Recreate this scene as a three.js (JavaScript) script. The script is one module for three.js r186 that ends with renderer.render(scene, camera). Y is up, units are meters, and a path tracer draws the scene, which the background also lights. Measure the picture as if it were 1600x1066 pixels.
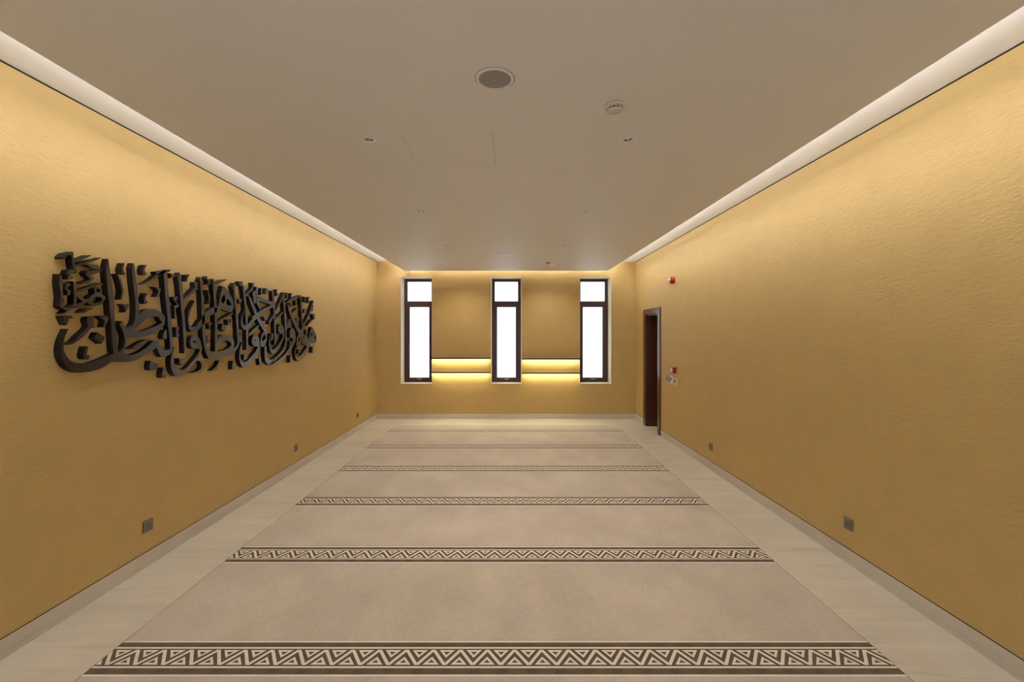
import * as THREE from 'three';
import { mergeGeometries } from 'three/addons/utils/BufferGeometryUtils.js';
import { RoundedBoxGeometry } from 'three/addons/geometries/RoundedBoxGeometry.js';
import { RectAreaLightUniformsLib } from 'three/addons/lights/RectAreaLightUniformsLib.js';

// ---------------------------------------------------------------- camera, sky, exposure
RectAreaLightUniformsLib.init();
const scene = new THREE.Scene();
const EYE = 1.68;
const camera = new THREE.PerspectiveCamera(2 * Math.atan(533 / 700) * 180 / Math.PI, 1600 / 1066, 0.05, 60);
camera.position.set(0, EYE, 0);
camera.lookAt(0, EYE, -5);
camera.setViewOffset(1600, 1066, 3, 12, 1600, 1066);          // lens shift
camera.updateProjectionMatrix();
const SKY = 2.4;                                               // overcast daylight outside the frosted windows
scene.background = new THREE.Color(0.9 * SKY, 0.98 * SKY, 1.08 * SKY);
const renderer = new THREE.WebGLRenderer({ antialias: true });
renderer.toneMapping = THREE.LinearToneMapping;
renderer.toneMappingExposure = 1.0;
renderer.shadowMap.enabled = true;
const COVE_LIGHT = 88, UNSEEN_FAR_COVE_LIGHT = 100, COVE_COLOR = new THREE.Color().setRGB(0.97, 0.97, 0.97);
const SPOT_LIGHT = 3.4, SPOT_COLOR = new THREE.Color().setRGB(1, 0.93, 0.82);
const SHELF_LIGHT = 115, SHELF_COLOR = new THREE.Color().setRGB(1, 0.9, 0.54);

// ---------------------------------------------------------------- room measures (metres; the far wall is at -D)
const L = -2.615, R = 2.467, D = 8.78, BACK = 2.6, CEIL = 2.888, COVE = 3.082, LIPL = -2.036, LIPR = 1.894, BASE = 0.107;

// ---------------------------------------------------------------- helpers
let seed = 7;
const rnd = () => { seed = (seed + 0x6d2b79f5) | 0; let t = Math.imul(seed ^ (seed >>> 15), 1 | seed); t = (t + Math.imul(t ^ (t >>> 7), 61 | t)) ^ t; return ((t ^ (t >>> 14)) >>> 0) / 4294967296; };
function lattice(nx, ny) {                                     // periodic value noise on an nx by ny lattice
  const g = Float32Array.from({ length: nx * ny }, rnd);
  return (u, v) => {
    const x = u * nx, y = v * ny, ix = Math.floor(x), iy = Math.floor(y), fx = x - ix, fy = y - iy;
    const a = fx * fx * (3 - 2 * fx), b = fy * fy * (3 - 2 * fy), at = (i, j) => g[(((j % ny) + ny) % ny) * nx + (((i % nx) + nx) % nx)];
    return (at(ix, iy) * (1 - a) + at(ix + 1, iy) * a) * (1 - b) + (at(ix, iy + 1) * (1 - a) + at(ix + 1, iy + 1) * a) * b;
  };
}
function fbm(nx, ny, octaves, fall = 0.5) {
  const l = Array.from({ length: octaves }, (_, i) => lattice(nx << i, ny << i));
  let total = 0; for (let i = 0; i < octaves; i++) total += fall ** i;
  return (u, v) => l.reduce((s, f, i) => s + f(u, v) * fall ** i, 0) / total;
}
const enc = (x) => Math.round(255 * Math.min(1, Math.max(0, x <= 0.0031308 ? 12.92 * x : 1.055 * x ** (1 / 2.4) - 0.055)));
function texture(w, h, f, color, metresX, metresY) {           // f(u, v) gives linear [r, g, b] or a grey value
  const d = new Uint8Array(w * h * 4);
  for (let y = 0; y < h; y++) for (let x = 0; x < w; x++) {
    const c = f((x + 0.5) / w, (y + 0.5) / h), o = (y * w + x) * 4;
    for (let k = 0; k < 3; k++) d[o + k] = color ? enc(c[k]) : Math.round(255 * Math.min(1, Math.max(0, c)));
    d[o + 3] = 255;
  }
  const t = new THREE.DataTexture(d, w, h, THREE.RGBAFormat);
  t.wrapS = t.wrapT = THREE.RepeatWrapping; t.magFilter = THREE.LinearFilter; t.minFilter = THREE.LinearMipmapLinearFilter; t.generateMipmaps = true;
  if (color) t.colorSpace = THREE.SRGBColorSpace;
  if (metresX) t.repeat.set(1 / metresX, 1 / metresY);
  t.needsUpdate = true;
  return t;
}
const rgb = (r, g, b) => new THREE.Color().setRGB(r, g, b);
const std = (o) => new THREE.MeshStandardMaterial(o);
const used = {};
function numbered(name) { const n = (used[name] = (used[name] ?? -1) + 1); return n ? `${name}_${String(n).padStart(3, '0')}` : name; }
function obj(name, geometry, material, parent = scene) {
  const list = [].concat(geometry);
  const g = list.length === 1 ? list[0] : mergeGeometries(list.map((x) => { const y = x.index ? x.toNonIndexed() : x; y.clearGroups(); return y; }));
  const m = new THREE.Mesh(g, material);
  m.name = parent === scene ? numbered(name) : name;
  m.castShadow = m.receiveShadow = true;
  parent.add(m);
  return m;
}
function group(name, position = [0, 0, 0], turn = 0, parent = scene) {
  const o = new THREE.Group(); o.name = parent === scene ? numbered(name) : name;
  o.position.set(...position); o.rotation.y = turn; parent.add(o);
  return o;
}
function tag(o, label, category, set) { o.userData.label = label; o.userData.category = category; if (set) o.userData.group = set; return o; }
function struct(o, label) { o.userData.kind = 'structure'; if (label) o.userData.label = label; return o; }
// a box from corner to corner with uv in metres on every face
function bx(x0, y0, z0, x1, y1, z1) {
  const g = new THREE.BoxGeometry(x1 - x0, y1 - y0, z1 - z0); g.translate((x0 + x1) / 2, (y0 + y1) / 2, (z0 + z1) / 2);
  const p = g.attributes.position, n = g.attributes.normal, uv = g.attributes.uv;
  for (let i = 0; i < p.count; i++) {
    if (Math.abs(n.getX(i)) > 0.5) uv.setXY(i, p.getZ(i), p.getY(i)); else if (Math.abs(n.getY(i)) > 0.5) uv.setXY(i, p.getX(i), p.getZ(i)); else uv.setXY(i, p.getX(i), p.getY(i));
  }
  return g;
}
function rb(w, h, d, r, x = 0, y = 0, z = 0) { const g = new RoundedBoxGeometry(w, h, d, 2, r); g.translate(x, y, z); return g; }
function rect(x0, y0, x1, y1) { const s = new THREE.Shape(); s.moveTo(x0, y0).lineTo(x1, y0).lineTo(x1, y1).lineTo(x0, y1).closePath(); return s; }
function rectHole(s, x0, y0, x1, y1) { const h = new THREE.Path(); h.moveTo(x0, y0).lineTo(x0, y1).lineTo(x1, y1).lineTo(x1, y0).closePath(); s.holes.push(h); }
function slab(shape, depth) { return new THREE.ExtrudeGeometry(shape, { depth, bevelEnabled: false, curveSegments: 24 }); }
const lathe = (pts, seg = 40) => new THREE.LatheGeometry(pts.map(([r, y]) => new THREE.Vector2(r, y)), seg);
function led(parent, width, height, position, look, color, intensity) {   // the lamp in front of a glowing strip
  const l = new THREE.RectAreaLight(color, intensity, width, height);
  parent.add(l); l.name = 'strip_light'; l.position.set(...position); l.lookAt(...look);
  return l;
}

// ---------------------------------------------------------------- materials
const wallNoiseA = fbm(40, 120, 3, 0.6), wallNoiseB = fbm(9, 12, 3);
const wallBump = texture(1024, 1024, (u, v) => 0.5 + (wallNoiseA(u, v) - 0.5) * 1.7 + (wallNoiseB(u, v) - 0.5) * 0.25, false, 1.3, 1.3);
const wallTint = texture(512, 512, (u, v) => { const k = 0.96 + 0.08 * wallNoiseB(u, v) + 0.05 * (wallNoiseA(u, v) - 0.5); return [0.54 * k, 0.37 * k, 0.139 * k]; }, true, 1.3, 1.3);
const M = {
  wall: std({ map: wallTint, bumpMap: wallBump, bumpScale: 0.0011, roughness: 0.64 }),
  ceiling: std({ color: rgb(0.78, 0.75, 0.725), roughness: 0.58 }),
  cove: std({ color: rgb(0.92, 0.91, 0.9), roughness: 0.9 }),
  cream: std({ color: rgb(0.74, 0.66, 0.5), roughness: 0.7 }),
  gap: std({ color: rgb(0.018, 0.012, 0.008), roughness: 0.8 }),
  frame: std({ color: rgb(0.062, 0.021, 0.02), roughness: 0.35 }),
  glass: new THREE.MeshPhysicalMaterial({ color: rgb(1, 1, 1), transmission: 1, thickness: 0, roughness: 1, ior: 1.45 }),
  steel: std({ color: rgb(0.5, 0.47, 0.42), roughness: 0.32, metalness: 1 }),
  chrome: std({ color: rgb(0.4, 0.4, 0.42), roughness: 0.12, metalness: 1 }),
  white: std({ color: rgb(0.8, 0.77, 0.72), roughness: 0.4 }),
  ivory: std({ color: rgb(0.62, 0.57, 0.52), roughness: 0.5 }),
  grille: std({ color: rgb(0.26, 0.245, 0.23), roughness: 0.32 }),
  brushed: std({ color: rgb(0.27, 0.24, 0.195), roughness: 0.36, metalness: 1 }),
  black: std({ color: rgb(0.012, 0.012, 0.014), roughness: 0.4 }),
  red: std({ color: rgb(0.42, 0.012, 0.008), roughness: 0.35 }),
  lens: new THREE.MeshPhysicalMaterial({ color: rgb(0.9, 0.86, 0.84), roughness: 0.25, clearcoat: 1 }),
  letterFace: new THREE.MeshPhysicalMaterial({ color: rgb(0.016, 0.0125, 0.014), roughness: 0.22, ior: 1.7 }),
  letterEdge: new THREE.MeshPhysicalMaterial({ color: rgb(0.010, 0.0065, 0.005), roughness: 0.55, specularIntensity: 0.5 }),
};
const woodN = fbm(40, 3, 4), woodTex = texture(512, 512, (u, v) => { const k = 0.7 + 0.6 * woodN(u, v); return [0.075 * k, 0.026 * k, 0.017 * k]; }, true, 0.6, 1.6);
M.wood = std({ map: woodTex, roughness: 0.24 });
const veinA = fbm(3, 34, 4), veinB = fbm(6, 84, 3), warp = fbm(3, 3, 3), mott = fbm(5, 5, 4);
const stoneAt = (u, v) => {
  const w = v + (warp(u, v) - 0.5) * 0.035, a = veinA(u, w), b = veinB(u, w), line = Math.max(0, (b - 0.60) * 3.2);
  const k = 0.90 + 0.16 * (a - 0.5) + 0.16 * (mott(u, v) - 0.5) - 0.15 * Math.min(0.5, line);
  return [0.80 * k, 0.735 * (k - 0.012 * line), 0.625 * (k - 0.03 * line)];
};
const stoneTex = texture(1024, 1024, stoneAt, true, 1.7, 1.7);
M.stone = std({ map: stoneTex, roughness: 0.34 });
M.plinth = std({ map: texture(512, 512, (u, v) => stoneAt(u, v).map((c, i) => c * [0.85, 0.84, 0.82][i]), true, 1.7, 1.7), roughness: 0.4 });

// ---------------------------------------------------------------- floor, walls
const stoneBed = bx(L - 0.3, -0.12, -D - 0.5, R + 0.5, 0, BACK + 0.2);
struct(obj('floor', stoneBed, M.stone));

function sideWall(name, x, out, shape) {                       // shape drawn in (distance ahead, height)
  const g = slab(shape, 0.3); g.rotateY(Math.PI / 2); g.translate(out < 0 ? x - 0.3 : x, 0, 0);
  return struct(obj(name, g, M.wall));
}
const GZ0 = -2.15, GZ1 = -0.35, GH = 2.3;                      // unseen glazed door behind the viewer, lighting the right wall, as distances ahead
const lw = rect(-BACK, -0.02, D + 0.35, COVE + 0.15);
rectHole(lw, GZ0, -0.015, GZ1, GH);
sideWall('wall_left', L, -1, lw);
const DZ0 = 7.45, DZ1 = 8.12, DH = 2.02;                       // door opening, as distances ahead
const rw = rect(-BACK, -0.02, D + 0.35, COVE + 0.15);
rectHole(rw, DZ0, -0.015, DZ1, DH);
sideWall('wall_right', R, 1, rw);
// windows: [left, right] edges of the openings in the far wall
const WY0 = 0.694, WY1 = 2.783, REV = 0.29;
const openings = [[-2.137, -1.532], [-0.368, 0.219], [1.367, 1.977]];
const fw = rect(L, 0, R, COVE + 0.15);
for (const [a, b] of openings) rectHole(fw, a - 0.008, WY0 - 0.008, b + 0.008, WY1 + 0.008);
const fg = slab(fw, 0.35); fg.translate(0, 0, -D - 0.35);
struct(obj('wall_far', fg, M.wall));
const bwall = rect(L, -0.02, R, COVE + 0.15), BX0 = -1.7, BX1 = 1.6;   // unseen wide glazed opening behind the viewer, placed to bring in daylight
rectHole(bwall, BX0, -0.015, BX1, GH);
const bg = slab(bwall, 0.2); bg.translate(0, 0, BACK);
struct(obj('wall_back', bg, M.wall));

// ---------------------------------------------------------------- ceiling with a light cove along each side wall
const lamps = [];
for (const z of [2.795, 4.45, 6.17, 7.9]) { lamps.push([-0.88, z], [0.735, z]); }
const hatches = [[-0.665, 2.67, -0.105, 3.22], [-0.40, 5.30, 0.36, 5.86]];
const cs = rect(LIPL, -BACK, LIPR, D - 0.13);
for (const [x, z] of lamps) { const h = new THREE.Path(); h.absarc(x, z, 0.033, 0, Math.PI * 2, true); cs.holes.push(h); }
for (const [x0, z0, x1, z1] of hatches) rectHole(cs, x0, z0, x1, z1);
const ceiling = struct(group('ceiling'));
const toCeiling = (g, y) => { g.rotateX(-Math.PI / 2); g.translate(0, y, 0); return g; };
obj('dropped_ceiling', toCeiling(slab(cs, 0.06), CEIL), M.ceiling, ceiling);
obj('cove_soffit', bx(L, COVE, -D, R, COVE + 0.1, BACK), M.cove, ceiling);
obj('cove_back', [bx(LIPL + 0.42, CEIL + 0.06, -D, LIPL + 0.45, COVE, BACK), bx(LIPR - 0.45, CEIL + 0.06, -D, LIPR - 0.42, COVE, BACK)], M.cove, ceiling);
obj('unseen_far_cove_back', bx(LIPL + 0.45, CEIL + 0.06, -D + 0.55, LIPR - 0.45, COVE, -D + 0.58), M.cove, ceiling);
for (const [x0, z0, x1, z1] of hatches) obj('access_panel', toCeiling(slab(rect(x0 + 0.002, z0 + 0.002, x1 - 0.002, z1 - 0.002), 0.02), CEIL + 0.0008), M.ceiling, ceiling);
// thin dark reveal where the cove meets each wall
struct(obj('trim_1', bx(L, COVE - 0.007, -D, L + 0.006, COVE, BACK), M.gap));
struct(obj('trim_2', bx(R - 0.006, COVE - 0.007, -D, R, COVE, BACK), M.gap));

function coveLamp(x, side, label) {                            // an LED strip in a shallow aluminium channel lying on the ceiling's edge
  const t = tag(group('cove_light_strip', [x, CEIL + 0.06, -D + 0.02]), label, 'light strip', 'LED strips hidden in the ceiling coves');
  const len = D + BACK - 0.06;
  obj('channel', [bx(-0.024, 0, 0, 0.024, 0.004, len), bx(-0.024, 0.004, 0, -0.02, 0.014, len), bx(0.02, 0.004, 0, 0.024, 0.014, len)], M.steel, t);
  obj('diffuser', bx(-0.019, 0.005, 0.004, 0.019, 0.011, len - 0.004), std({ color: rgb(0.8, 0.8, 0.8), emissive: COVE_COLOR, emissiveIntensity: 6 }), t);
  led(t, len - 0.05, 0.038, [0, 0.0125, len / 2], [x - side * 0.06, CEIL + 0.9, -D + 0.02 + len / 2], COVE_COLOR, COVE_LIGHT);
}
{  // strip out of view, placed to brighten the top of the far wall
  const w = LIPR - LIPL - 0.3, t = tag(group('cove_light_strip', [(LIPL + LIPR) / 2, CEIL + 0.06, -D + 0.185]), 'unseen white LED strip in the ceiling slot over the windows, lighting the far wall', 'light strip', 'LED strips hidden in the ceiling coves');
  obj('channel', [bx(-w / 2, 0, -0.02, w / 2, 0.004, 0.02), bx(-w / 2, 0.004, -0.02, w / 2, 0.012, -0.016), bx(-w / 2, 0.004, 0.016, w / 2, 0.012, 0.02)], M.steel, t);
  obj('diffuser', bx(-w / 2 + 0.004, 0.004, -0.015, w / 2 - 0.004, 0.010, 0.015), std({ color: rgb(0.8, 0.8, 0.8), emissive: COVE_COLOR, emissiveIntensity: 6 }), t);
  led(t, w - 0.02, 0.03, [0, 0.0115, 0], [(LIPL + LIPR) / 2, CEIL + 0.9, -D - 0.1], COVE_COLOR, UNSEEN_FAR_COVE_LIGHT);
}
coveLamp(LIPL + 0.045, 1, 'white LED strip glowing out of the ceiling cove above the calligraphy wall');
coveLamp(LIPR - 0.045, -1, 'white LED strip glowing out of the ceiling cove above the wall with the door');

// ---------------------------------------------------------------- skirting with a dark shadow line on top
function skirting(name, box, bead) { const s = struct(obj(name, box, M.plinth)); obj('shadow_gap', bead, M.gap, s); }
const GT = 0.004;
skirting('baseboard_left', [bx(L, 0, -D, L + 0.004, BASE, -GZ1), bx(L, 0, -GZ0, L + 0.004, BASE, BACK)], [bx(L, BASE, -D, L + 0.003, BASE + GT, -GZ1), bx(L, BASE, -GZ0, L + 0.003, BASE + GT, BACK)]);
skirting('baseboard_far', bx(L + 0.004, 0, -D, R - 0.004, BASE, -D + 0.004), bx(L + 0.004, BASE, -D, R - 0.004, BASE + 0.002, -D + 0.003));
skirting('baseboard_right', [bx(R - 0.004, 0, -7.33, R, BASE, BACK), bx(R - 0.004, 0, -D + 0.004, R, BASE, -8.25)], [bx(R - 0.003, BASE, -7.33, R, BASE + GT, BACK), bx(R - 0.003, BASE, -D + 0.004, R, BASE + GT, -8.25)]);

// ---------------------------------------------------------------- windows
openings.forEach(([a, b], i) => {
  const w = struct(group(`window_${i + 1}`, [0, 0, -D]), ['tall narrow frosted window at the left of the far wall', 'tall narrow frosted window in the middle of the far wall', 'tall narrow frosted window at the right of the far wall'][i]);
  const f = REV, ft = 0.058;
  obj('reveal', [bx(a - 0.008, WY0 - 0.008, -0.35, a, WY1 + 0.008, 0.003), bx(b, WY0 - 0.008, -0.35, b + 0.008, WY1 + 0.008, 0.003), bx(a, WY1, -0.35, b, WY1 + 0.008, 0.003)], M.cream, w);
  obj('window_sill', bx(a, WY0 - 0.008, -0.35, b, WY0, 0.004), M.cream, w);
  const y1 = 2.335, y0 = 2.315;
  obj('frame', [bx(a, WY0, -f - 0.05, a + ft, WY1, -f), bx(b - ft, WY0, -f - 0.05, b, WY1, -f), bx(a + ft, WY1 - ft, -f - 0.05, b - ft, WY1, -f), bx(a + ft, WY0, -f - 0.05, b - ft, WY0 + 0.045, -f)], M.frame, w);
  obj('transom', bx(a + ft, 2.255, -f - 0.05, b - ft, 2.327, -f - 0.002), M.frame, w);
  const s = ft - 0.004, st = 0.104;
  const sash = obj('sash', [bx(a + s, WY0 + 0.04, -f - 0.045, a + st, 2.258, -f + 0.012), bx(b - st, WY0 + 0.04, -f - 0.045, b - s, 2.258, -f + 0.012), bx(a + st, 2.212, -f - 0.045, b - st, 2.258, -f + 0.012), bx(a + st, WY0 + 0.04, -f - 0.045, b - st, WY0 + 0.09, -f + 0.012)], M.frame, w);
  const m = (a + b) / 2;
  const hg = [rb(0.09, 0.012, 0.01, 0.004, m, WY0 + 0.064, -f + 0.02), rb(0.03, 0.02, 0.012, 0.004, m + 0.02, WY0 + 0.062, -f + 0.018)];
  obj('handle', hg, M.steel, sash);
  obj('upper_pane', bx(a + ft - 0.006, 2.322, -f - 0.03, b - ft + 0.006, WY1 - ft + 0.006, -f - 0.026), M.glass, w);
  obj('lower_pane', bx(a + st - 0.006, WY0 + 0.084, -f - 0.03, b - st + 0.006, 2.218, -f - 0.026), M.glass, w);
});

// ---------------------------------------------------------------- door in the right wall
{
  const d = struct(group('door_1', [R, 0, 0]), 'dark brown wooden doorway in the right wall beside the far corner');
  const P = 0.018, arch = (x0, x1) => [bx(x0, 0, -DZ0 - 0.002, x1, DH + 0.09, -7.33), bx(x0, 0, -8.25, x1, DH + 0.09, -DZ1 + 0.002), bx(x0, DH - 0.002, -DZ1 + 0.002, x1, DH + 0.09, -DZ0 - 0.002)];
  obj('architrave', arch(-P, 0.006), M.wood, d);
  obj('door_lining', [bx(0, 0, -DZ0 - 0.03, 0.29, DH, -DZ0 - 0.001), bx(0, 0, -DZ1 + 0.001, 0.29, DH, -DZ1 + 0.03), bx(0, DH - 0.03, -DZ1 + 0.03, 0.29, DH - 0.001, -DZ0 - 0.03)], M.wood, d);
  const leaf = obj('door_leaf', [bx(0.235, 0.004, -DZ1 + 0.032, 0.28, DH - 0.033, -DZ0 - 0.032)], M.wood, d);
  obj('handle', [rb(0.05, 0.016, 0.016, 0.006, 0.212, 1.0, -DZ0 - 0.1), rb(0.016, 0.016, 0.12, 0.006, 0.19, 1.0, -DZ0 - 0.15)], M.steel, leaf);
  obj('stop', [bx(0.2, 0, -DZ1 + 0.03, 0.233, DH - 0.03, -DZ1 + 0.045), bx(0.2, 0, -DZ0 - 0.045, 0.233, DH - 0.03, -DZ0 - 0.03)], M.wood, d);
}

{  // out of view; its daylight lifts the floor and ceiling
  const d = struct(group('unseen_door_3', [0, 0, BACK]), 'unseen wide glazed door of three panes behind the viewer, placed to light the room'), f = 0.07, w = (BX1 - BX0) / 3, fr = [bx(BX0, GH - f, 0.1, BX1, GH, 0.17), bx(BX0, 0, 0.1, BX1, 0.09, 0.17)];
  for (let k = 0; k < 4; k++) { const x = BX0 + k * w; fr.push(bx(k === 3 ? x - f : k ? x - f / 2 : x, 0.09, 0.1, k === 3 ? x : k ? x + f / 2 : x + f, GH - f, 0.17)); }
  obj('frame', fr, M.frame, d);
  for (let k = 0; k < 3; k++) obj('pane', bx(BX0 + k * w + f / 2, 0.085, 0.132, BX0 + (k + 1) * w - f / 2, GH - f + 0.005, 0.136), M.glass, d);
}
{  // out of view, placed so daylight reaches the near right wall
  const d = struct(group('unseen_door_2', [L, 0, 0]), 'unseen glazed door of two panes in the left wall behind the viewer, lighting the right wall'), f = 0.07;
  obj('frame', [bx(-0.2, 0, -GZ0 - f, -0.12, GH, -GZ0), bx(-0.2, 0, -GZ1, -0.12, GH, -GZ1 + f), bx(-0.2, GH - f, -GZ1 + f, -0.12, GH, -GZ0 - f), bx(-0.2, 0, -GZ1 + f, -0.12, 0.09, -GZ0 - f), bx(-0.2, 0.09, -(GZ0 + GZ1) / 2 - f / 2, -0.12, GH - f, -(GZ0 + GZ1) / 2 + f / 2)], M.frame, d);
  for (const k of [0, 1]) { const c = (GZ0 + GZ1) / 2, z = k ? [-GZ1 + f - 0.005, -c - f / 2 + 0.005] : [-c + f / 2 - 0.005, -GZ0 - f + 0.005]; obj('pane', bx(-0.164, 0.085, Math.min(...z), -0.16, GH - f + 0.005, Math.max(...z)), M.glass, d); }
}

// ---------------------------------------------------------------- fitted carpet in woven strips
const CL = -2.10, CR = 1.944, CW = CR - CL, PITCH = 1.083, CFAR = 8.167;
const carp = fbm(7, 7, 4, 0.55), pile = fbm(160, 160, 2), brush = fbm(14, 6, 3);
const fieldTex = texture(1024, 1024, (u, v) => {
  const k = 0.99 + 0.24 * (carp(u, v) - 0.5) + 0.16 * (brush(u, v) - 0.5) + 0.14 * (pile(u, v) - 0.5);
  return [0.60 * k, 0.525 * k, 0.44 * k];
}, true, 2.6, 2.6);
const pileBump = texture(512, 512, (u, v) => pile(u, v), false, 0.6, 0.6);
const MC = { field: std({ map: fieldTex, bumpMap: pileBump, bumpScale: 0.002, roughness: 1 }) };
// the woven band: cream lines, brown stripes, a zigzag with outlined triangles; u runs over one 0.1425 m repeat, v over the 0.264 m height, far edge first
const BH = 0.252, PER = 0.1425;
{
  const W = 256, H = 512, cream = [0.92, 0.85, 0.74], brown = [0.15, 0.11, 0.08], nz = fbm(5, 5, 3), ground = [0.60, 0.525, 0.44];
  const tri = (x, y, up) => {                                  // an outlined triangle of the zigzag; x from -0.5 to 0.5, y 0 at its base to 1 at the zigzag's turn
    const half = 0.30 * (1 - y / 0.54);
    if (y < 0.02 || y > 0.54 || Math.abs(x) > half) return false;
    return !(y > 0.14 && Math.abs(x) < half - 0.105);
  };
  const at = (u, v) => {
    const m = (v - 0) * BH, g = (nz(u, v) - 0.5);              // metres from the far edge of the band
    const line = (c, t) => Math.abs(m - c) < t / 2;
    if (line(0.0055, 0.011) || line(0.053, 0.013) || line(0.191, 0.013) || line(0.2455, 0.013)) return cream;
    if (m > 0.067 && m < 0.176) {
      const y = (m - 0.067) / 0.109;                         // 0 far (peaks) to 1 near (valleys)
      const x = u - 0.5, d = Math.abs(Math.abs(x) * 2 - y);    // zigzag with its peak at x = 0
      if (d < 0.138) return cream;
      if (tri(x, 1 - y, true)) return cream;                   // lower triangle under the peak
      const xv = u < 0.5 ? u : u - 1;
      if (tri(xv, y, false)) return cream;                     // upper triangle over the valley
      return brown.map((c) => c * (1 + 0.3 * g));
    }
    return brown.map((c) => c * (1 + 0.5 * g));
  };
  const t = texture(W, H, (u, v) => {                          // four samples a texel keep the edges smooth
    const s = [0, 0, 0]; for (const [dx, dy] of [[-0.25, -0.25], [0.25, -0.25], [-0.25, 0.25], [0.25, 0.25]]) { const c = at(((u + dx / W) % 1 + 1) % 1, v + dy / H); for (let k = 0; k < 3; k++) s[k] += c[k] / 4; } return s;
  }, true);
  MC.band = std({ map: t, bumpMap: pileBump, bumpScale: 0.001, roughness: 1 });
}
{
  const c = tag(group('fitted_carpet', [0, 0, 0]), 'large beige fitted carpet with six brown zigzag bands across it', 'carpet');
  const T = 0.0012;                                            // top of the pile, level with the stone border
  const centres = Array.from({ length: 9 }, (_, k) => 7.732 - k * PITCH), edges = [CFAR];
  for (const z of centres) edges.push(z + BH / 2, z - BH / 2);
  edges.push(-BACK + 0.5);
  for (let i = 0; i + 1 < edges.length; i++) {
    const far = edges[i], near = edges[i + 1];
    if (far <= near) continue;
    const g = bx(CL, 0.0002, -far, CR, T, -near);
    if (i % 2) {
      const p = g.attributes.position, uv = g.attributes.uv;
      for (let k = 0; k < p.count; k++) uv.setXY(k, (p.getX(k) - 0.024) / PER + 0.5, (p.getZ(k) + far) / BH);
      obj('patterned_band', g, MC.band, c);
    } else {
      const uv = g.attributes.uv; for (let k = 0; k < uv.count; k++) uv.setXY(k, uv.getX(k) + i * 0.37, uv.getY(k) + i * 0.21);
      obj('plain_strip', g, MC.field, c);
    }
  }
}
const edgeTrim = [bx(CL - 0.004, 0, -CFAR - 0.004, CL, 0.0009, BACK - 0.5), bx(CR, 0, -CFAR - 0.004, CR + 0.004, 0.0009, BACK - 0.5), bx(CL, 0, -CFAR - 0.004, CR, 0.0009, -CFAR)];
struct(obj('trim_3', edgeTrim, std({ color: rgb(0.16, 0.12, 0.08), roughness: 0.6 })));

// ---------------------------------------------------------------- lit shelves between the windows
function shelf(x0, x1, y, label) {
  const w = x1 - x0, t = tag(group('wall_shelf', [(x0 + x1) / 2, y - 0.024, -D]), label, 'shelf', 'lit wall shelves between the windows');
  const DEP = 0.10, n = -w / 2 + 0.05;
  // a board with an unseen notch at back left, placed to let strip light up
  obj('board', [bx(-w / 2, 0, 0.014, w / 2, 0.022, DEP), bx(-w / 2, 0, 0.001, n, 0.022, 0.014), bx(n + 0.07, 0, 0.001, w / 2, 0.022, 0.014)], M.wood, t);
  obj('led_strip', bx(-w / 2 + 0.02, -0.006, 0.045, w / 2 - 0.02, 0, 0.059), std({ color: rgb(0.8, 0.7, 0.5), emissive: SHELF_COLOR, emissiveIntensity: 3 }), t);
  led(t, w - 0.05, 0.012, [0, -0.0075, 0.052], [(x0 + x1) / 2, y - 1, -D + 0.052 - 0.35], SHELF_COLOR, SHELF_LIGHT);
}
const S = 1 / 79.73;
shelf((674.6 - 797) * S, (766.2 - 797) * S, EYE - 0.476, 'upper of the two lit wooden shelves between the left and middle windows');
shelf((674.6 - 797) * S, (766.2 - 797) * S, EYE - 0.753, 'lower of the two lit wooden shelves between the left and middle windows');
shelf((816 - 797) * S, (906.2 - 797) * S, EYE - 0.488, 'upper of the two lit wooden shelves between the middle and right windows');
shelf((816 - 797) * S, (906.2 - 797) * S, EYE - 0.765, 'lower of the two lit wooden shelves between the middle and right windows');

// ---------------------------------------------------------------- calligraphy on the left wall: raised letters, 42 mm deep
const art = tag(group('wall_calligraphy', [L, 1.27, -4.2], Math.PI / 2), 'long dark bronze Arabic calligraphy of raised letters on the left wall', 'wall art');
function smooth(flat) {                                        // closed curve through points in millimetres; a doubled point is a corner
  const p = []; for (let i = 0; i < flat.length; i += 2) p.push([flat[i] / 1000, flat[i + 1] / 1000]);
  const q = [], n = p.length, same = (a, b) => a[0] === b[0] && a[1] === b[1];
  for (let i = 0; i < n; i++) {
    const p0 = p[(i + n - 1) % n], p1 = p[i], p2 = p[(i + 1) % n], p3 = p[(i + 2) % n];
    if (same(p1, p2)) continue;
    const a = same(p0, p1) ? p1 : p0, b = same(p2, p3) ? p2 : p3, steps = 5, straight = a === p1 && b === p2;
    for (let s = 0; s < (straight ? 1 : steps); s++) {
      const t = s / steps, t2 = t * t, t3 = t2 * t, r = [0, 1].map((c) => {
        const m1 = (p2[c] - a[c]) * 0.45, m2 = (b[c] - p1[c]) * 0.45;
        return (2 * t3 - 3 * t2 + 1) * p1[c] + (t3 - 2 * t2 + t) * m1 + (-2 * t3 + 3 * t2) * p2[c] + (t3 - t2) * m2;
      });
      q.push(new THREE.Vector2(...r));
    }
  }
  return q;
}
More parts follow.
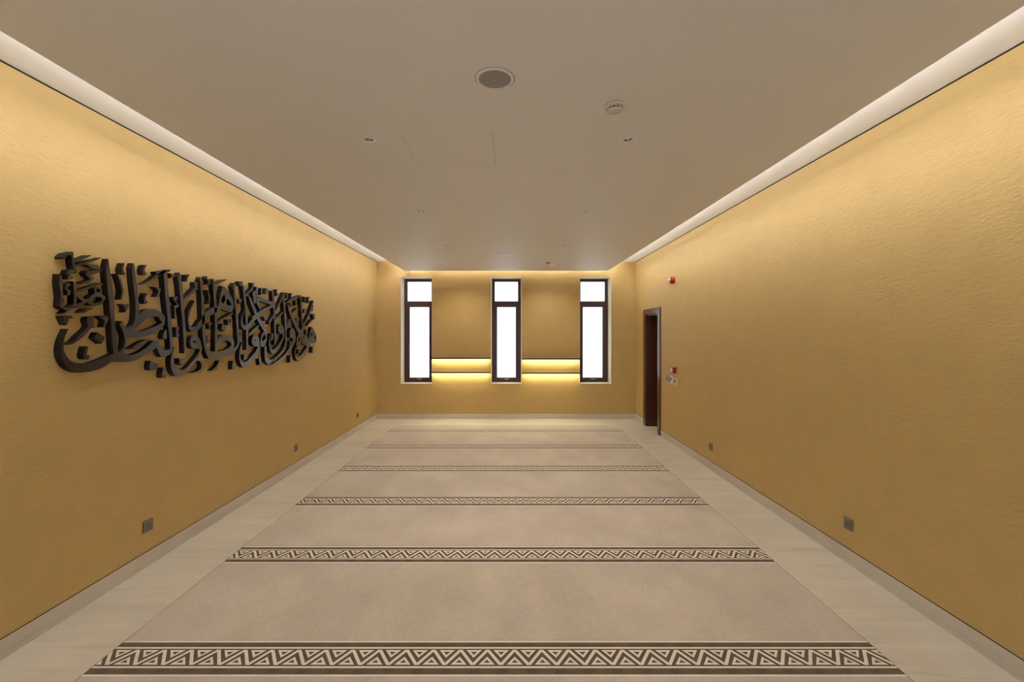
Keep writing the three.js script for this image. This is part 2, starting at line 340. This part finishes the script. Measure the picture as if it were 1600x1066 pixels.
function glyph(name, pieces) {
  const gs = pieces.map(([outer, ...holes], k) => {
    const s = new THREE.Shape(smooth(outer)); s.holes = holes.map((h) => new THREE.Path(smooth(h)));
    return new THREE.ExtrudeGeometry(s, { depth: 0.042 - k * 0.0001, bevelEnabled: false });
  });
  // glossier faces and darker, matt edges: the caps of all pieces first, then their sides
  const cut = (k) => gs.map((g) => {
    const n = g.toNonIndexed ? (g.index ? g.toNonIndexed() : g) : g, { start, count } = g.groups[k], c = new THREE.BufferGeometry();
    for (const [key, a] of Object.entries(n.attributes)) c.setAttribute(key, new THREE.BufferAttribute(a.array.slice(start * a.itemSize, (start + count) * a.itemSize), a.itemSize));
    return c;
  });
  const whole = mergeGeometries([mergeGeometries(cut(0)), mergeGeometries(cut(1))], true);
  obj(name, whole, [M.letterFace, M.letterEdge], art);
}
glyph('letter', [[[-1596,436,-1596,436,-1590,436,-1590,436,-1617,364,-1613,303,-1578,251,-1518,228,-1459,228,-1383,247,-1291,280,-1278,287,-1278,287,-1223,281,-1223,281,-1177,261,-1098,276,-1027,309,-968,350,-941,357,-941,357,-918,355,-918,355,-910,312,-910,312,-946,302,-946,302,-1027,263,-1088,236,-1138,221,-1196,217,-1251,222,-1300,228,-1379,189,-1467,175,-1530,177,-1590,207,-1626,261,-1634,319,-1623,375]],[[-952,357,-952,357,-918,355,-918,355,-884,291,-883,287,-824,287,-794,298,-794,298,-782,288,-782,288,-806,256,-854,236,-894,238,-928,289,-928,289,-941,313,-941,313]],[[-877,861,-877,861,-839,871,-839,871,-824,719,-806,584,-794,494,-787,398,-779,320,-785,288,-785,288,-806,289,-806,289,-817,398,-827,466,-839,560,-857,689,-865,782]],[[-1347,821,-1347,821,-1330,887,-1330,887,-1317,812,-1302,725,-1291,640,-1285,523,-1276,440,-1262,362,-1258,283,-1258,283,-1293,284,-1293,284,-1302,362,-1309,459,-1320,568,-1330,656,-1339,732]],[[-1246,468,-1246,468,-1230,492,-1230,492,-1203,445,-1188,385,-1198,328,-1221,281,-1221,281,-1264,283,-1264,283,-1223,313,-1209,345,-1210,389,-1228,437]]]);
glyph('letter', [[[-733,848,-733,848,-708,884,-708,884,-692,825,-679,732,-669,639,-650,497,-640,398,-643,293,-643,293,-659,251,-659,251,-669,374,-682,516,-695,590,-704,683,-714,776]]]);
glyph('letter', [[[-1150,855,-1150,855,-1138,890,-1138,890,-1126,847,-1118,777,-1103,696,-1094,593,-1093,525,-1098,492,-1133,438,-1133,438,-1186,385,-1186,385,-1196,441,-1157,458,-1128,499,-1122,591,-1131,686,-1143,766]],[[-1186,385,-1186,385,-1138,381,-1078,382,-1006,394,-929,420,-873,462,-859,514,-867,544,-924,579,-979,587,-1037,575,-1088,545,-1103,526,-1118,487,-1157,454,-1196,437,-1196,437],[-1133,434,-1133,434,-1078,476,-1016,520,-963,531,-918,529,-907,510,-884,489,-884,489,-963,456,-1037,433,-1098,425]]]);
glyph('letter', [[[-485,845,-485,845,-470,881,-470,881,-459,828,-441,729,-430,604,-417,447,-405,320,-374,268,-319,251,-296,248,-156,253,-61,260,12,292,49,342,49,342,59,313,31,269,-25,231,-113,205,-223,189,-343,191,-374,197,-404,239,-430,296,-448,397,-459,552,-467,702,-477,786]],[[-296,248,-296,248,-272,326,-232,376,-173,395,-96,389,-38,357,-22,309,-56,255,-182,238],[-264,257,-256,310,-215,330,-156,343,-96,336,-61,305,-113,273,-199,255]],[[-52,842,-52,842,-15,882,-15,882,-2,819,17,708,35,567,54,419,64,330,64,330,31,314,31,314,26,416,17,482,-2,622,-20,744,-34,816]]]);
glyph('letter', [[[-328,875,-328,875,-308,885,-308,885,-288,817,-272,687,-260,530,-260,479,-264,331,-264,331,-292,258,-292,258,-292,426,-292,503,-304,659,-316,788]]]);
glyph('letter', [[[-767,311,-767,311,-776,256,-770,182,-733,133,-682,122,-630,139,-548,201,-492,253,-485,282,-485,282,-534,282,-576,293,-598,325,-593,364,-562,390,-520,390,-485,362,-467,312,-463,272,-492,213,-576,135,-643,92,-701,75,-752,84,-788,124,-803,175,-797,238],[-570,341,-548,351,-524,338,-541,334]]]);
glyph('letter', [[[-541,679,-541,679,-576,616,-603,547,-610,498,-586,465,-534,465,-477,522,-463,522,-463,522,-434,573,-343,626,-296,633,-182,656,-34,671,-34,671,-34,643,-69,607,-182,624,-182,624,-240,615,-296,586,-343,563,-343,572,-404,524,-463,467,-520,429,-576,424,-613,455,-623,508,-620,546,-596,610]],[[-190,833,-190,833,-139,816,-69,751,-29,699,-38,642,-87,607,-240,642,-240,684,-215,755,-199,805],[-169,759,-148,723,-161,690,-199,682,-211,718],[-113,723,-56,669,-87,662,-139,675,-135,702]]]);
glyph('letter', [[[107,864,107,864,131,878,131,878,151,805,175,689,190,543,197,455,200,369,195,251,195,251,173,246,173,246,170,428,170,455,155,601,141,711,126,791]],[[146,635,146,635,116,582,111,524,136,489,195,496,195,496,288,564,309,583,309,583,384,580,384,580,309,535,205,461,146,443,97,477,85,534,107,587]],[[210,769,210,769,231,779,231,779,288,715,362,616,462,520,531,459,531,459,531,436,531,436,485,435,485,435,462,454,440,470,352,560,267,671]],[[362,769,362,769,417,785,508,768,700,749,700,749,700,697,700,697,602,678,451,626,362,579,288,540,288,540,277,576,352,609,428,650,626,712,626,712,508,730,395,740,384,703,440,669,440,669,406,655,406,655,362,701,346,737]],[[496,435,496,435,531,423,537,334,485,278,434,274,423,336,451,398],[496,404,519,366,485,335,451,329,462,373]]]);
glyph('letter', [[[205,398,205,398,288,446,390,496,390,496,384,478,288,422,216,381]]]);
glyph('letter', [[[102,327,102,327,78,255,78,175,116,138,175,135,246,172,330,228,384,275,384,275,309,280,267,314,277,368,330,395,379,373,401,324,406,268,352,172,246,106,175,79,116,86,78,118,59,176,64,256],[298,338,314,347,335,331]]]);
glyph('letter', [[[643,865,643,865,676,877,676,877,698,740,715,564,726,386,721,296,721,296,693,279,693,279,693,409,687,504,676,680,654,796]]]);
glyph('letter', [[[873,850,873,850,903,877,903,877,922,756,952,571,959,385,959,285,922,218,801,150,687,103,577,75,577,75,602,72,508,120,496,266,496,266,531,264,543,175,602,127,700,131,643,123,755,164,861,220,922,286,934,409,922,478,903,662,879,796]],[[721,659,721,659,873,844,873,844,891,821,891,821,738,660,738,660]]]);
glyph('letter', [[[577,525,577,525,676,615,676,615,687,604,687,604,588,505,588,505]]]);
glyph('letter', [[[726,576,726,576,879,658,879,658,887,643,887,643,732,552,732,552]]]);
glyph('letter', [[[610,403,610,403,601,311,626,246,687,235,778,283,861,354,879,402,879,402,801,412,772,451,790,493,837,513,885,483,909,422,885,342,801,258,698,191,654,187,604,224,586,311],[801,464,819,471,839,458]]]);
glyph('letter', [[[1048,359,1048,359,1035,409,1060,460,1100,473,1153,435,1180,357,1139,280,1048,207,946,142,801,83,632,68,632,68,744,99,897,157,1022,239,1100,313,1113,352,1113,352],[1067,412,1087,421,1106,409]]]);
glyph('letter', [[[971,740,971,740,1003,748,1003,748,1087,646,1263,482,1319,430,1319,430,1263,409,1263,409,1249,410,1249,410,1113,538,1022,649]],[[1291,860,1291,860,1326,873,1326,873,1341,717,1369,517,1377,409,1377,268,1377,268,1333,269,1333,269,1341,516,1319,649,1305,781]],[[1263,422,1263,422,1333,463,1333,463,1377,490,1377,490,1319,356,1305,290,1221,233,1221,233,1200,266,1214,344],[1277,370,1291,323,1242,298,1242,337]],[[1180,247,1180,247,1187,156,1235,134,1319,143,1436,212,1496,251,1496,251,1406,264,1384,308,1406,369,1451,385,1496,354,1534,326,1557,277,1526,209,1406,118,1305,74,1235,75,1173,118,1160,183]],[[1612,493,1612,493,1668,466,1750,380,1758,301,1668,282,1573,291,1511,278,1526,319,1557,374,1581,444],[1620,423,1644,388,1604,367,1589,395],[1701,384,1742,337,1684,338]]]);
glyph('letter', [[[1377,517,1377,517,1526,658,1620,789,1660,841,1660,841,1660,805,1557,660,1391,491,1391,491]]]);
glyph('letter', [[[-1572,886,-1572,886,-1561,891,-1561,891,-1555,830,-1538,774,-1538,774,-1552,764,-1552,764,-1564,809]],[[-1630,849,-1630,849,-1613,867,-1596,877,-1566,887,-1566,887,-1570,870,-1570,870,-1596,862,-1607,845,-1625,836]],[[-1590,778,-1590,778,-1570,785,-1550,776,-1574,757,-1582,745,-1556,744,-1574,725,-1594,732,-1586,756,-1602,750,-1602,750]]]);
glyph('letter', [[[-1550,828,-1550,828,-1484,865,-1444,889,-1444,889,-1467,886,-1518,858,-1552,838,-1552,838]]]);
glyph('letter', [[[-1546,817,-1546,817,-1484,846,-1415,871,-1377,888,-1377,888,-1424,859,-1484,833,-1542,809,-1542,809]]]);
glyph('letter', [[[-1467,794,-1467,794,-1433,797,-1383,818,-1383,818,-1379,804,-1379,804,-1424,777,-1459,759,-1428,756,-1446,728,-1484,709,-1509,714,-1480,728,-1450,743,-1472,757,-1484,773]]]);
glyph('letter', [[[-1538,662,-1538,662,-1484,685,-1424,712,-1379,730,-1366,718,-1366,718,-1406,705,-1459,682,-1514,661,-1514,661]],[[-1476,608,-1476,608,-1441,645,-1406,662,-1358,648,-1352,627,-1379,594,-1424,579,-1463,589],[-1450,610,-1415,639,-1379,634,-1377,617,-1415,595]],[[-1426,687,-1426,687,-1388,700,-1374,680,-1381,656,-1419,653],[-1413,682,-1393,688,-1388,670,-1408,664]],[[-1538,635,-1538,635,-1509,629,-1484,615,-1428,644,-1428,644,-1422,630,-1422,630,-1480,597,-1534,564,-1548,585,-1548,585,-1501,600,-1526,618]]]);
glyph('letter', [[[-1640,749,-1640,749,-1626,724,-1620,618,-1620,618,-1634,617,-1634,617,-1643,699]],[[-1594,705,-1594,705,-1576,695,-1596,674,-1576,657,-1585,633,-1585,633,-1598,632,-1592,651,-1611,669]],[[-1634,617,-1634,617,-1620,614,-1615,592,-1625,570,-1605,559,-1578,568,-1556,592,-1560,716,-1560,716,-1544,711,-1544,711,-1540,589,-1576,551,-1613,547,-1638,562,-1636,591]]]);
glyph('vowel_mark', [[[-1590,551,-1590,551,-1572,552,-1609,527,-1609,527,-1626,522,-1626,522]]]);
glyph('vowel_mark', [[[-1484,558,-1484,558,-1428,568,-1428,568,-1484,536,-1484,536,-1514,533]]]);
glyph('vowel_mark', [[[-1472,827,-1472,827,-1441,834,-1397,835,-1397,835,-1393,819,-1393,819,-1428,816,-1450,818]]]);
glyph('vowel_mark', [[[-1605,341,-1605,341,-1558,363,-1530,392,-1484,433,-1467,458,-1476,486,-1467,510,-1428,516,-1428,516,-1428,442,-1428,442,-1450,440,-1484,403,-1526,370,-1566,347]]]);
glyph('vowel_mark', [[[-1426,381,-1426,381,-1406,416,-1406,416,-1352,384,-1352,384,-1377,344,-1377,344]]]);
glyph('vowel_mark', [[[-1484,331,-1484,331,-1465,331,-1465,331,-1476,277,-1458,276,-1458,276,-1463,251,-1463,251,-1484,253,-1497,278]]]);
glyph('vowel_mark', [[[-1626,510,-1626,510,-1578,514,-1561,501,-1561,501,-1586,494,-1590,479,-1600,457,-1600,457,-1613,478]]]);
glyph('vowel_mark', [[[-1397,519,-1397,519,-1347,524,-1330,502,-1356,448,-1356,448,-1365,448,-1365,448,-1356,489,-1379,505]]]);
glyph('vowel_mark', [[[-1221,875,-1221,875,-1210,880,-1210,880,-1219,837,-1203,808,-1203,808,-1210,799,-1210,799,-1228,804,-1233,835]]]);
glyph('vowel_mark', [[[-1048,889,-1048,889,-1026,895,-1026,895,-1045,858,-1026,831,-1026,831,-1040,818,-1040,818,-1058,823,-1063,856]]]);
glyph('vowel_mark', [[[-1269,799,-1269,799,-1260,796,-1232,756,-1218,706,-1221,665,-1233,632,-1233,632,-1242,631,-1242,631,-1230,685,-1242,743]]]);
glyph('vowel_mark', [[[-1228,605,-1228,605,-1177,608,-1177,608,-1174,596,-1200,555,-1200,555,-1207,550,-1205,579]]]);
glyph('vowel_mark', [[[-1032,694,-1032,694,-1018,695,-1018,695,-1035,660,-1015,630,-1015,630,-1032,617,-1032,617,-1048,630,-1048,659]]]);
glyph('vowel_mark', [[[-963,747,-963,747,-913,746,-900,724,-929,676,-929,676,-943,676,-921,713,-941,735]]]);
glyph('vowel_mark', [[[-1116,744,-1116,744,-1048,763,-995,792,-957,823,-957,823,-884,870,-848,884,-848,884,-855,867,-941,812,-1000,774,-1058,753]]]);
glyph('vowel_mark', [[[-946,857,-946,857,-846,884,-846,884,-800,895,-800,895,-817,874,-817,874,-854,862,-900,843,-933,834]]]);
glyph('vowel_mark', [[[-1157,310,-1157,310,-1088,346,-1027,364,-983,364,-983,364,-1048,341,-1098,308,-1157,303]]]);
glyph('vowel_mark', [[[-867,422,-867,422,-846,436,-842,366,-842,366,-878,377]]]);
glyph('vowel_mark', [[[-992,214,-992,214,-925,183,-925,183,-943,142,-943,142,-995,149,-1000,186]]]);
glyph('vowel_mark', [[[-878,156,-878,156,-846,153,-846,153,-867,105,-848,98,-848,98,-861,77,-861,77,-884,82,-890,107]]]);
glyph('vowel_mark', [[[-812,865,-812,865,-770,862,-763,845,-788,831,-788,831,-824,823,-824,823,-794,845]]]);
glyph('vowel_mark', [[[-650,873,-650,873,-595,883,-595,883,-620,858,-630,822,-630,822,-646,826,-636,856]]]);
glyph('vowel_mark', [[[-541,828,-541,828,-508,827,-517,797,-505,778,-534,759,-534,759,-576,731,-623,689,-663,669,-663,669,-676,671,-676,671,-630,708,-576,756,-541,784,-548,808]]]);
glyph('vowel_mark', [[[-788,686,-788,686,-725,696,-725,696,-745,657,-719,626,-733,611,-752,606,-742,522,-742,522,-761,521,-761,521,-764,614,-739,629,-764,660]]]);
glyph('vowel_mark', [[[-411,874,-411,874,-393,896,-393,896,-385,867,-354,865,-354,837,-374,826,-374,826,-396,825,-381,847]]]);
glyph('vowel_mark', [[[-396,779,-396,779,-370,761,-354,711,-362,659,-362,659,-377,658,-377,658,-370,709]]]);
glyph('vowel_mark', [[[-742,457,-742,457,-716,458,-716,458,-730,421,-713,393,-733,381,-733,381,-745,384,-748,421]]]);
glyph('vowel_mark', [[[-723,216,-723,216,-655,216,-655,216,-682,190,-688,161,-688,161,-714,178,-708,197]]]);
glyph('vowel_mark', [[[-492,184,-492,184,-439,170,-441,130,-410,129,-410,129,-463,90,-569,90,-569,90,-492,104,-463,131,-470,162]]]);
glyph('vowel_mark', [[[-343,88,-343,88,-259,127,-232,166,-138,161,-138,161,-248,128,-259,89,-312,83]]]);
glyph('vowel_mark', [[[-393,494,-393,494,-323,503,-323,503,-358,469,-354,445,-354,445,-377,448,-370,471]]]);
glyph('vowel_mark', [[[-400,392,-400,392,-380,394,-380,394,-381,348,-351,348,-351,348,-370,326,-370,326,-393,328]]]);
glyph('vowel_mark', [[[-292,842,-292,842,-207,884,-120,903,-120,903,-182,873,-272,839]]]);
glyph('vowel_mark', [[[-240,524,-240,524,-139,567,-41,604,-41,604,-36,593,-36,593,-139,554,-223,516]]]);
glyph('vowel_mark', [[[-118,534,-118,534,-96,535,-96,507,-78,508,-78,535,-54,536,-45,492,-45,492,-113,484,-113,484]]]);
glyph('vowel_mark', [[[-190,495,-190,495,-129,474,-129,474,-161,426,-161,426,-211,451,-211,451]]]);
glyph('vowel_mark', [[[54,904,54,904,113,908,107,880,87,861,87,861,59,876]]]);
glyph('vowel_mark', [[[267,914,267,914,306,912,298,878,277,851,185,783,185,783,165,787,165,787,246,843,277,876]]]);
glyph('vowel_mark', [[[330,882,330,882,370,880,370,800,370,800,330,795,341,840]]]);
glyph('vowel_mark', [[[277,816,277,816,319,845,343,804,309,769,309,769,288,775]]]);
glyph('vowel_mark', [[[426,879,426,879,451,882,451,882,453,812,453,812,426,807,426,807]]]);
glyph('vowel_mark', [[[531,887,531,887,587,863,549,827,549,827,508,837]]]);
glyph('vowel_mark', [[[45,727,45,727,104,741,68,693,68,693]]]);
glyph('vowel_mark', [[[288,766,288,766,352,768,325,711,325,711,300,707,300,707]]]);
glyph('vowel_mark', [[[473,578,473,578,557,588,519,539,519,539,496,559]]]);
glyph('vowel_mark', [[[78,417,78,417,89,353,109,335,49,329,49,329]]]);
glyph('vowel_mark', [[[395,147,395,147,431,151,423,119,453,99,406,82,406,82]]]);
glyph('vowel_mark', [[[-43,152,-43,152,-18,151,-29,92,-4,97,-20,73,-20,73,-52,76,-52,76]]]);
glyph('vowel_mark', [[[136,202,136,202,207,199,165,152,165,152,126,161]]]);
glyph('vowel_mark', [[[626,410,626,410,665,401,651,339,651,339,614,339,636,371]]]);
glyph('vowel_mark', [[[1620,775,1620,775,1663,777,1663,777,1644,704,1644,704,1604,695,1604,695]]]);
glyph('vowel_mark', [[[1620,664,1620,664,1704,659,1704,602,1620,570,1496,498,1496,498,1466,504,1466,504,1589,576,1668,608]]]);
glyph('vowel_mark', [[[1511,872,1511,872,1553,876,1526,838,1545,803,1545,803,1496,800]]]);
glyph('vowel_mark', [[[1406,871,1406,871,1439,838,1454,812,1454,812,1406,800,1406,800]]]);
glyph('vowel_mark', [[[959,769,959,769,1113,840,1308,881,1308,881,1291,859,1139,814,984,765]]]);
glyph('vowel_mark', [[[1060,880,1060,880,1102,884,1073,848,1089,826,1089,826,1048,827]]]);
glyph('vowel_mark', [[[969,878,969,878,996,881,996,881,986,809,986,809,959,807,959,807]]]);
glyph('vowel_mark', [[[732,891,732,891,757,894,744,857,792,849,732,819,732,819]]]);
glyph('vowel_mark', [[[1406,712,1406,712,1469,704,1421,659,1421,659,1377,662]]]);
glyph('vowel_mark', [[[1207,594,1207,594,1279,596,1235,546,1235,546,1193,566]]]);
glyph('vowel_mark', [[[1087,644,1087,644,1207,717,1207,717,1265,706,1265,706,1100,632,1100,632]]]);
glyph('vowel_mark', [[[977,572,977,572,996,522,1015,573,1035,523,1060,575,1070,504,1070,504,971,508,971,508]]]);
glyph('vowel_mark', [[[1180,802,1180,802,1221,808,1221,808,1207,742,1207,742,1173,740,1173,740]]]);
glyph('vowel_mark', [[[1054,764,1054,764,1100,768,1100,768,1087,722,1087,722,1048,717,1048,717]]]);
glyph('vowel_mark', [[[1620,239,1620,239,1663,237,1663,237,1644,176,1680,161,1680,161,1620,155,1620,155]]]);
glyph('vowel_mark', [[[1048,148,1048,148,1083,146,1067,65,1067,65,1035,67,1035,67]]]);
glyph('vowel_mark', [[[1249,217,1249,217,1293,215,1284,184,1249,158,1249,158]]]);
glyph('vowel_mark', [[[1436,457,1436,457,1496,457,1496,457,1488,399,1488,399,1451,397,1451,397]]]);
glyph('vowel_mark', [[[1028,321,1028,321,1073,314,1048,251,1048,251,1009,252,1009,252,1035,283]]]);

// ---------------------------------------------------------------- fittings on the ceiling
lamps.forEach(([x, z], i) => {
  const t = tag(group('downlight', [x, CEIL, -z]), `${i % 2 ? 'right' : 'left'} recessed chrome downlight of the ${['pair nearest the viewer', 'second pair from the viewer', 'third pair from the viewer', 'pair nearest the windows'][i >> 1]}`, 'downlight', 'recessed downlights in the ceiling');
  obj('rim', lathe([[0.0335, 0.002], [0.039, 0.0005], [0.040, -0.0015], [0.038, -0.004], [0.033, -0.0045], [0.030, -0.002], [0.030, 0.004], [0.0325, 0.004]]), M.white, t);
  obj('reflector', lathe([[0.0305, 0.0], [0.028, 0.012], [0.022, 0.028], [0.0, 0.032]]), M.chrome, t);
  const g = lathe([[0.0, -0.002], [0.012, -0.002], [0.015, 0.002], [0.015, 0.012], [0, 0.012]]); g.rotateX(0.35); g.translate(0, 0.014, 0.004);
  obj('lamp', g, M.black, t);
  const e = lathe([[0, 0.0], [0.011, 0.0002]]); e.rotateX(0.35); e.translate(0, 0.0115, 0.0032);
  obj('lens', e, std({ color: rgb(0.8, 0.8, 0.8), emissive: SPOT_COLOR, emissiveIntensity: 1.5 }), t);
  const s = new THREE.SpotLight(SPOT_COLOR, i > 5 ? SPOT_LIGHT * 1.0 : SPOT_LIGHT, 0, i > 5 ? 1.0 : 0.85, 0.85, 2); s.name = 'lamp_light'; s.position.set(0, -0.008, 0); s.target.position.set(0, -2, i > 5 ? -0.6 : 0);               // the pair by the windows washes the far wall
  s.castShadow = true; t.add(s); t.add(s.target);
});
function speaker(x, z, label) {
  const t = tag(group('ceiling_speaker', [x, CEIL, -z]), label, 'speaker', 'ceiling loudspeakers');
  obj('rim', lathe([[0.076, -0.004], [0.078, -0.006], [0.084, -0.006], [0.091, -0.003], [0.092, 0]], 56), M.ceiling, t);
  obj('shadow_ring', lathe([[0.092, -0.0004], [0.0945, -0.0004]], 56), M.gap, t);
  const hole = [], disc = new THREE.Shape(); disc.absarc(0, 0, 0.0765, 0, Math.PI * 2);
  obj('grille', lathe([[0, -0.0062], [0.03, -0.006], [0.06, -0.0055], [0.077, -0.0042]], 56), M.grille, t);
  obj('screw', lathe([[0, -0.0085], [0.003, -0.008], [0.004, -0.006]], 16), M.steel, t);
}
speaker(-0.072, 2.125, 'round grey loudspeaker grille in the ceiling, the large one nearest the viewer');
speaker(-0.083, 6.847, 'round loudspeaker grille in the ceiling near the middle window, the smaller looking one');
function detector(x, z, label) {
  const t = tag(group('smoke_detector', [x, CEIL, -z]), label, 'smoke detector', 'smoke detectors on the ceiling');
  obj('base', lathe([[0.0, 0], [0.05, 0], [0.052, -0.004], [0.051, -0.012], [0.046, -0.018], [0, -0.018]]), M.ivory, t);
  obj('chamber', lathe([[0, -0.018], [0.031, -0.018], [0.031, -0.028], [0, -0.028]]), M.black, t);
  const ribs = []; for (let k = 0; k < 10; k++) { const g = bx(-0.003, -0.03, 0.029, 0.003, -0.016, 0.037); g.rotateY(k * Math.PI / 5); ribs.push(g); }
  obj('vent_rib', ribs, M.ivory, t);
  obj('cap', lathe([[0.038, -0.027], [0.037, -0.031], [0.03, -0.036], [0.014, -0.039], [0, -0.0395]]), M.ivory, t);
}
detector(0.553, 2.37, 'white round smoke detector beside the large ceiling loudspeaker');
detector(0.64, 7.61, 'small white smoke detector on the ceiling near the middle window');

// ---------------------------------------------------------------- sockets and switches
function plate(name, x, y, z, face, build, label, category, set) {      // local z points out of the wall
  const t = tag(group(name, [x, y, z], face), label, category, set); build(t); return t;
}
const socketParts = (t) => {
  obj('face_plate', rb(0.084, 0.084, 0.011, 0.003, 0, 0, 0.0055), M.brushed, t);
  obj('insert', rb(0.058, 0.05, 0.006, 0.002, 0, -0.004, 0.010), std({ color: rgb(0.2, 0.18, 0.155), roughness: 0.5, metalness: 0.6 }), t);
  for (const [px, py] of [[0, 0.008], [-0.011, -0.011], [0.011, -0.011]]) obj('pin_hole', bx(px - (py > 0 ? 0.002 : 0.003), py - (py > 0 ? 0.004 : 0.002), 0.0128, px + (py > 0 ? 0.002 : 0.003), py + (py > 0 ? 0.004 : 0.002), 0.0134), M.black, t);
};
const Q = Math.PI / 2, sockets = 'brushed metal wall sockets above the skirting';
plate('wall_socket', L, 0.294, -3.23, Q, socketParts, 'square metal socket low on the calligraphy wall, the one nearest the viewer', 'socket', sockets);
plate('wall_socket', L, 0.286, -5.464, Q, socketParts, 'square metal socket low on the calligraphy wall, the middle of three', 'socket', sockets);
plate('wall_socket', L, 0.274, -7.675, Q, socketParts, 'square metal socket low on the calligraphy wall beside the far corner', 'socket', sockets);
plate('wall_socket', R, 0.293, -3.258, -Q, socketParts, 'square metal socket low on the door wall, the one nearest the viewer', 'socket', sockets);
plate('wall_socket', R, 0.287, -5.5, -Q, socketParts, 'square metal socket low on the door wall, the one nearer the door', 'socket', sockets);

const switchParts = (t) => {
  obj('face_plate', rb(0.084, 0.084, 0.01, 0.003, 0, 0, 0.005), M.brushed, t);
  for (const s of [-1, 1]) obj('rocker', rb(0.026, 0.052, 0.006, 0.002, s * 0.0145, 0, 0.0105), M.brushed, t);
};
plate('light_switch', R, 0.975, -7.025, -Q, switchParts, 'brushed metal light switch nearest the door frame', 'switch', 'metal light switches beside the door');
plate('light_switch', R, 0.975, -6.93, -Q, switchParts, 'brushed metal light switch next to the white controllers', 'switch', 'metal light switches beside the door');
const thermoParts = (t) => {
  obj('housing', rb(0.084, 0.115, 0.024, 0.006, 0, 0, 0.012), M.white, t);
  obj('screen', rb(0.042, 0.036, 0.003, 0.001, 0, 0.014, 0.0245), M.black, t);
  for (const s of [-1, 0, 1]) obj('button', rb(0.014, 0.008, 0.004, 0.0015, s * 0.02, -0.034, 0.0245), M.ivory, t);
};
plate('thermostat', R, 0.972, -6.79, -Q, thermoParts, 'white wall thermostat with a dark screen beside the metal switches', 'thermostat', 'white thermostats beside the door');
plate('thermostat', R, 0.962, -6.63, -Q, thermoParts, 'white wall thermostat with a dark screen farthest from the door', 'thermostat', 'white thermostats beside the door');

plate('fire_call_point', R, 1.13, -6.69, -Q, (t) => {
  obj('back_box', rb(0.088, 0.088, 0.042, 0.005, 0, 0, 0.021), M.red, t);
  obj('front_cover', rb(0.088, 0.088, 0.014, 0.005, 0, 0, 0.049), M.red, t);
  obj('push_panel', rb(0.06, 0.05, 0.005, 0.002, 0, 0.002, 0.0565), M.white, t);
  obj('black_dot', (() => { const g = new THREE.CylinderGeometry(0.008, 0.008, 0.002, 20); g.rotateX(Q); g.translate(0, 0.002, 0.0595); return g; })(), M.black, t);
  obj('key_tab', rb(0.02, 0.014, 0.012, 0.003, 0, -0.05, 0.02), M.red, t);
}, 'small red fire alarm call point above the white thermostats', 'alarm button');
plate('alarm_sounder', R, 2.48, -6.75, -Q, (t) => {
  const turn = (g) => { g.rotateX(Q); return g; };
  obj('base', turn(lathe([[0, 0], [0.05, 0], [0.054, 0.006], [0.054, 0.024], [0.05, 0.03], [0, 0.03]])), M.red, t);
  obj('sounder_body', turn(lathe([[0.05, 0.03], [0.052, 0.036], [0.05, 0.05], [0.043, 0.06], [0.028, 0.064], [0, 0.064]])), M.red, t);
  obj('flash_lens', turn(lathe([[0.027, 0.063], [0.026, 0.074], [0.021, 0.082], [0.01, 0.086], [0, 0.087]])), M.lens, t);
}, 'round red alarm sounder with a clear flash lens, high beside the doorway', 'alarm');

renderer.render(scene, camera);
